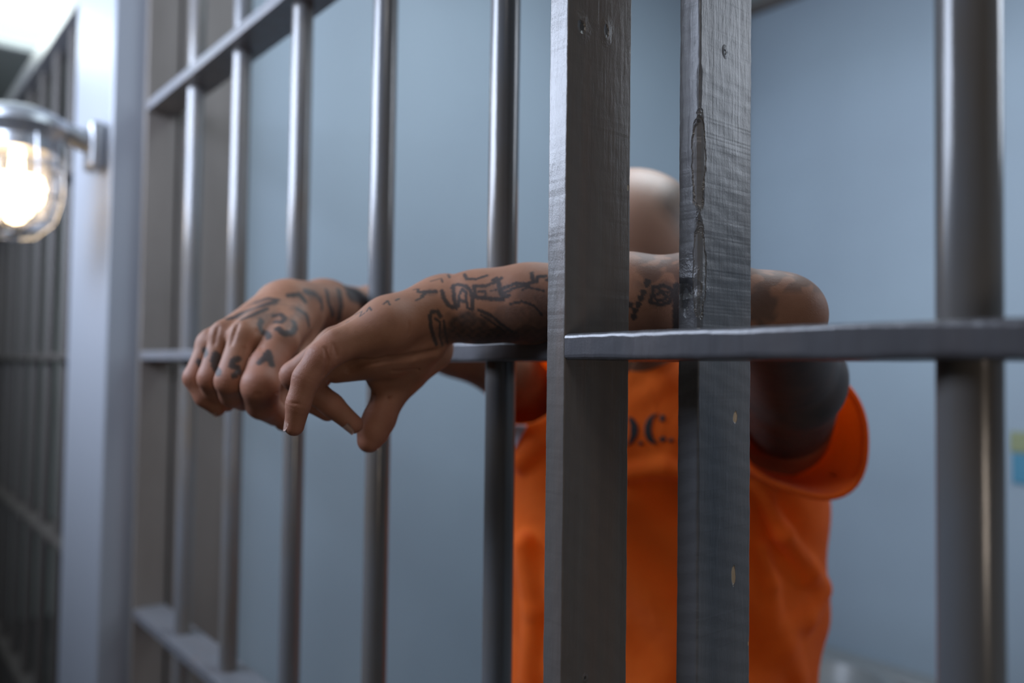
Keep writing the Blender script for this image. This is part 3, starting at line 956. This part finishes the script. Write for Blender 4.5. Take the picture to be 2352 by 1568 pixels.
man = empty('person', (HIP[0], HIP[1], 0), 0, 'person in an orange prison shirt leaning forward, tattooed arms resting through the bars, head bowed', 'person')
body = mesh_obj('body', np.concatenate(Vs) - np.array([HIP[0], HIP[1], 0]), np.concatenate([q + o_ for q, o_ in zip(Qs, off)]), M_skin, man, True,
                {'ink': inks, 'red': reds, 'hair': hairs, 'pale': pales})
print('body verts', off[-1])

# nails
M_nail = newmat('nail', (0.42, 0.27, 0.22), 0.3)
bump(M_nail, [(noise(M_nail, 300, 2, 0.5, (1, 1, 0.2)), 1.0)], 0.1, 0.0004)


def nail(ch, outward, rr=.0052):
    tip, r = ch[-1]; ax = ch[-1][0] - ch[-2][0]; ax /= np.linalg.norm(ax)
    o_ = outward - ax * (outward @ ax); o_ /= np.linalg.norm(o_); sd = np.cross(ax, o_)
    V = []; Fc = []; n, m_ = 9, 7
    for lay in (0, 1):
        for j in range(m_):
            for i in range(n):
                a = (i / (n - 1) - .5) * 2.0; tt = j / (m_ - 1)
                w_ = 1 - .25 * max(0, tt - .6) / .4 * abs(a)
                V.append(tip + ax * (-.006 + tt * (.0112 - .0022 * a * a)) + (r + (.0004 if lay else -.0006) - .0006 * tt) * (math.cos(a * .95 * w_) * o_ + math.sin(a * .95 * w_) * sd))
    for j in range(m_ - 1):
        for i in range(n - 1):
            q = j * n + i
            Fc.append((q, q + 1, q + n + 1, q + n)); Fc.append((q + n * m_, q + n * m_ + n, q + n * m_ + n + 1, q + n * m_ + 1))
    edge = [i for i in range(n)] + [j * n + n - 1 for j in range(1, m_)] + [(m_ - 1) * n + i for i in range(n - 2, -1, -1)] + [j * n for j in range(m_ - 2, 0, -1)]
    for i in range(len(edge)):
        a, b_ = edge[i], edge[(i + 1) % len(edge)]
        Fc.append((a, b_, b_ + n * m_, a + n * m_))
    mesh_obj('fingernail', np.array(V) - np.array([HIP[0], HIP[1], 0]), Fc, M_nail, man, True)


nail(fing1['pinky'], np.array([-.9, -.15, -.1]))
nail(fing1['ring'], np.array([-.45, -.45, -.75]))
nail(fing1['thumb'], np.array([.8, .2, -.2]), .007)
nail(fing2['pinky'], np.array([-.5, -.3, -.6]))

# ------------------------------------------------------------------ shirt
S0 = a_(1770, 935, 1.12); S1 = a_(1836, 980, .965)
sax = (S1 - S0) / np.linalg.norm(S1 - S0)
S3 = S1 + sax * .05
T0 = a_(1292, 1000, 1.28); T1 = a_(1208, 884, 1.09); tax = (T1 - T0) / np.linalg.norm(T1 - T0); T3 = T1 + tax * .05
CHC = a_(1524, 1130, 1.17)
ridges = [([(1735, 1120, 1.06), (1800, 1225, 1.05), (1860, 1310, 1.085), (1880, 1350, 1.12)], .010), ([(1880, 1350, 1.12), (1850, 1420, 1.09), (1790, 1440, 1.07)], .009),
          ([(1760, 1400, 1.065), (1800, 1480, 1.07), (1830, 1560, 1.09)], .009), ([(1745, 1260, 1.05), (1770, 1340, 1.055), (1770, 1430, 1.06)], .007),
          ([(1450, 930, 1.05), (1520, 880, 1.05), (1600, 850, 1.07)], .008), ([(1440, 1090, 1.032), (1520, 1075, 1.03), (1640, 1100, 1.032)], .008), ([(1200, 1250, 1.09), (1225, 1400, 1.085), (1215, 1560, 1.09)], .010),
          ([(1195, 1060, 1.10), (1260, 1000, 1.08), (1330, 930, 1.06)], .009), ([(1640, 1100, 1.03), (1660, 1300, 1.03), (1640, 1560, 1.04)], .009)]


def shirt_out(p):
    z = (p[:, 2] - CHC[2]) / .3
    c = CHC + np.array([-.004, 0, 0])
    q = p - c
    a = .225 + .012 * np.cos(z * 2.2 + .6) + .004 * np.sin(p[:, 2] * 40 + p[:, 0] * 20) - np.clip(-z - .6, 0, 2) * .02
    b_ = .135 + .006 * np.sin(p[:, 0] * 45 + 2 * np.sin(p[:, 2] * 22)) + .004 * np.sin(p[:, 2] * 60 + p[:, 0] * 55)
    top = np.clip(1 - np.clip((p[:, 2] - (CHC[2] + .09)) / .20, 0, 1) ** 2 * .5, .3, 1)
    k = np.sqrt((q[:, 0] / (a * (0.6 + 0.4 * top))) ** 2 + (q[:, 1] / (b_ * top)) ** 2)
    body_ = (k - 1) * .125
    d_ = smax(body_, p[:, 2] - (CHC[2] + .225), .045)
    d_ = smax(d_, (CHC[2] - .52) - p[:, 2], .004)
    d_ = smin(d_, cone(p, NK + [0, .01, -.045], S0 + [0, 0, -.02], .082, .075), .05)
    d_ = smin(d_, cone(p, NK + [0, .01, -.045], T0 + [0, 0, -.02], .082, .075), .05)
    d_ = smin(d_, cone(p, NK + [0, -.01, -.04], NK + [-.005, -.02, .018], .088, .074), .03)
    for pts, r in ridges:
        d_ = smin(d_, chain(p, [(a_(c_[0], c_[1], c_[2] - .006), r * 1.25) for c_ in pts], .01), .015)
    return d_


def sleeve(p, A, B, ax, r0, r1, sag):
    q = p - A; u = q @ ax; L_ = (B - A) @ ax
    h = np.clip(u / L_, 0, 1.5)
    c = A + np.outer(h, (B - A))
    w = p - c; w = w - np.outer(w @ ax, ax)
    dn = w @ np.array([0, 0, 1.])
    w = w + 0
    lobes = sag(w)
    return np.linalg.norm(w, axis=1) - (r0 + (r1 - r0) * h) * lobes, u, L_


# oval mouth of the near sleeve, hanging outward and down
upv = np.array([0, 0, 1.]); sdir = np.cross(sax, upv); sdir /= np.linalg.norm(sdir); vdir = np.cross(sdir, sax)


def lob1(w):
    n_ = np.linalg.norm(w, axis=1) + 1e-6
    x = w @ sdir / n_; y = w @ vdir / n_
    x = x * np.sign((a_(1950, 1000, 1) - a_(1900, 1000, 1)) @ sdir)
    ang = np.arctan2(y, x)
    return 1 + .30 * np.exp(-((ang + .95) / .55) ** 2) + .02 * np.cos(3 * ang + 1)


def f_shirt(p):
    d_ = shirt_out(p)
    o1, u1, L1 = sleeve(p, S0, S1, sax, .076, .075, lob1)
    o2, u2, L2 = sleeve(p, T0, T1, tax, .072, .058, lambda w: 1.0)
    s1 = smax(smax(o1, u1 - L1, .002), -u1 - .04, .01)
    s2 = smax(smax(o2, u2 - L2, .002), -u2 - .04, .01)
    d_ = smin(smin(d_, s1, .025), s2, .025)
    TK = .0045
    d_ = smax(d_, -smax(o1 + TK, -(u1 - .012), .004), .002)
    d_ = smax(d_, -smax(o2 + TK, -(u2 - .012), .004), .002)
    # hollow inside and open neck
    d_ = smax(d_, -cone(p, NK + [-.015, .0, .12], NK + [-.02, -.01, .075], .068, .050), .004)
    return d_


PS, QS = nets(f_shirt, (-.12, .86, .85), (.60, 1.42, 1.62), 0.0032, .03)
M_shirt = newmat('orange_cotton', (0.78, 0.13, 0.012), 0.85, 0, 0.2)
setin(M_shirt, 'Base Color', ramp(M_shirt, noise(M_shirt, 25, 4), [(0.3, (0.82, 0.145, 0.014)), (0.7, (0.95, 0.19, 0.022))]))
bump(M_shirt, [(noise(M_shirt, 900, 2), 0.6), (noise(M_shirt, 30, 4, 0.6, (1, 1, 0.6), 0.6), 6.0)], 0.5, 0.001)
b = M_shirt.node_tree.nodes['Principled BSDF']; b.inputs['Sheen Weight'].default_value = 0.1
N, L = nodes(M_shirt)
tl = N.new('ShaderNodeBsdfTranslucent'); tl.inputs[0].default_value = (1.0, 0.33, 0.06, 1)
mxs = N.new('ShaderNodeMixShader'); mxs.inputs[0].default_value = 0.48
L.new(b.outputs[0], mxs.inputs[1]); L.new(tl.outputs[0], mxs.inputs[2]); L.new(mxs.outputs[0], N['Material Output'].inputs[0])
HO = np.array([HIP[0], HIP[1], 0])
shirt = mesh_obj('shirt', PS - HO, QS, M_shirt, man, True)

# hem cord round the sleeve mouth (stitched edge)
ring = []
for i in range(65):
    a = 2 * math.pi * i / 64
    w = math.cos(a) * sdir + math.sin(a) * vdir
    r = .075 * float(lob1(w[None])[0]) - .002
    ring.append(S1 + w * r - sax * .001 - HO)
MB().tube(ring, .0042, 8).build('sleeve_hem', M_shirt, shirt, True)


def decal(name, inside, x0, x1, z0, z1, mat, parent, step=.0011):
    """thin print lying on the shirt front"""
    xs = np.arange(x0, x1, step); zs = np.arange(z0, z1, step)
    X, Z = np.meshgrid(xs, zs, indexing='ij')
    P = np.stack([X.ravel(), np.full(X.size, .92), Z.ravel()], 1)
    for _ in range(60):
        dd = f_shirt(P); P[:, 1] += np.clip(dd - .0012, -.01, .02) * .8
    ok = inside(X.ravel(), Z.ravel())
    nx, nz_ = X.shape
    id_ = np.arange(X.size).reshape(nx, nz_)
    q = np.stack([id_[:-1, :-1], id_[1:, :-1], id_[1:, 1:], id_[:-1, 1:]], -1).reshape(-1, 4)
    keepq = ok[q].all(1)
    P, q = keep(P, q[keepq], np.ones(len(P), bool))
    Pb = P + np.array([0, .0009, 0]); n = len(P)
    q2 = np.concatenate([q, q[:, ::-1] + n])
    e = np.concatenate([q[:, [i, (i + 1) % 4]] for i in range(4)])
    es = {}
    for a_e, b_e in e.tolist(): es[(a_e, b_e)] = 1
    side = [(b_e, a_e, a_e + n, b_e + n) for (a_e, b_e) in es if (b_e, a_e) not in es]
    q2 = np.concatenate([q2, np.array(side)])
    return mesh_obj(name, np.concatenate([P, Pb]) - HO, q2, mat, parent)


M_print = newmat('black_print', (0.012, 0.012, 0.014), 0.6)
bump(M_print, [(noise(M_print, 500, 2), 1.0)], 0.2, 0.0005)
tcn = a_(1503, 984, 1.03)
TILT = .10


def letters(X, Z):
    x = (X - tcn[0]); z = Z - tcn[2] - TILT * x
    hh = .0195
    def C_(cx, flip=1):
        u = (x - cx) * flip / .0145; v = z / hh
        r = np.hypot(u, v)
        arc = (r < 1) & (np.hypot((u - .38) / .66, v / .90) > 1)
        return arc
    c = C_(0) & ~((x > .006) & (np.abs(z) < .009)) | (np.hypot((x - .0095) / .0042, (z - .0125) / .0055) < 1) | (np.hypot((x - .0095) / .0048, (z + .0135) / .0040) < 1)
    o_ = (np.hypot((x + .0365) / .0155, z / hh) < 1) & (np.hypot((x + .0365) / .0048, z / (hh * .88)) > 1) & (np.abs(x + .0365) > .0022)
    dd = (x > -.088) & (x < -.079) & (np.abs(z) < hh) | ((np.hypot((x + .079) / .0170, z / hh) < 1) & (np.hypot((x + .079) / .0085, z / (hh * .85)) > 1) & (x > -.0765))
    dot = (np.hypot((x - .0205) / .0036, (z + .0160) / .0036) < 1) | (np.hypot((x + .0178) / .0034, (z + .0165) / .0034) < 1) | (np.hypot((x + .057) / .0034, (z + .0165) / .0034) < 1)
    return c | o_ | dd | dot


lt = decal('printed_letters', letters, tcn[0] - .095, tcn[0] + .03, tcn[2] - .035, tcn[2] + .035, M_print, shirt)
lt['label'] = 'black stencil letters D.O.C.'
M_patch = newmat('white_patch', (0.55, 0.6, 0.68), 0.6)
bump(M_patch, [(noise(M_patch, 300, 2), 1.0)], 0.2, 0.0005)
pc = a_(1192, 992, 1.12)
decal('white_patch', lambda X, Z: ((X - pc[0]) < .005 + (Z - pc[2]) * .45) & ((Z - pc[2]) < .014), pc[0] - .03, pc[0] + .03, pc[2] - .022, pc[2] + .02, M_patch, shirt)

# trousers and shoes below the frame, down to the floor
def f_trous(p):
    d_ = ell(p, HIP + [0, 0, .02], np.array([.175, .130, .16]))
    for s_ in (-1, 1):
        hp = HIP + [s_ * .085, 0, -.05]; kn = HIP + [s_ * .11, -.03, -.46]; an = HIP + [s_ * .12, .03, -.85]
        d_ = smin(d_, cone(p, hp, kn, .105, .080), .03)
        d_ = smin(d_, cone(p, kn, an + [0, 0, .03], .080, .070), .02)
    d_ = smax(d_, p[:, 2] - 1.02, .004)
    return smax(d_ + .003 * fold(p * 30), .05 - p[:, 2], .004)


PT, QT = nets(f_trous, (-.02, 1.0, .0), (.46, 1.5, 1.1), 0.006, .03)
mesh_obj('trousers', PT - HO, QT, M_shirt, man, True)
M_shoe = newmat('shoe_canvas', (0.6, 0.6, 0.58), 0.7)
bump(M_shoe, [(noise(M_shoe, 200, 2), 1.0)], 0.2, 0.0008)
for s_ in (-1, 1):
    an = HIP + [s_ * .12, .03, -.85]
    def f_shoe(p):
        d_ = smin(cone(p, an + [0, .02, -.025], an + [0, -.17, -.035], .043, .037), cone(p, an, an + [0, 0, .03], .045, .045), .03)
        return smax(d_, .0 - p[:, 2] + .002, .003)
    Pq, Qq = nets(f_shoe, an + [-.08, -.25, -.09], an + [.08, .1, .1], .004, .02)
    mesh_obj('shoe', Pq - HO, Qq, M_shoe, man, True)

# small sticker on the back wall at the right edge
def wallpt(x, y, t):
    v = at(x, y, 1) - CAM; return CAM + v * (t / (v @ iv))
sp = wallpt(2350, 1052, 2.634)
stk = empty('wall_sticker', sp, RZ, 'small yellow and cyan sticker on the back wall at the right edge', 'sticker')
MB().box((-.035, 0, .015), (.03, .005, .075), .003).build('yellow_field', newmat('yellow_print', (0.22, 0.24, 0.12), 0.5), stk)
MB().box((-.03, 0, -.075), (.035, .005, .012), .003).build('cyan_field', newmat('cyan_print', (0.05, 0.20, 0.30), 0.5), stk)
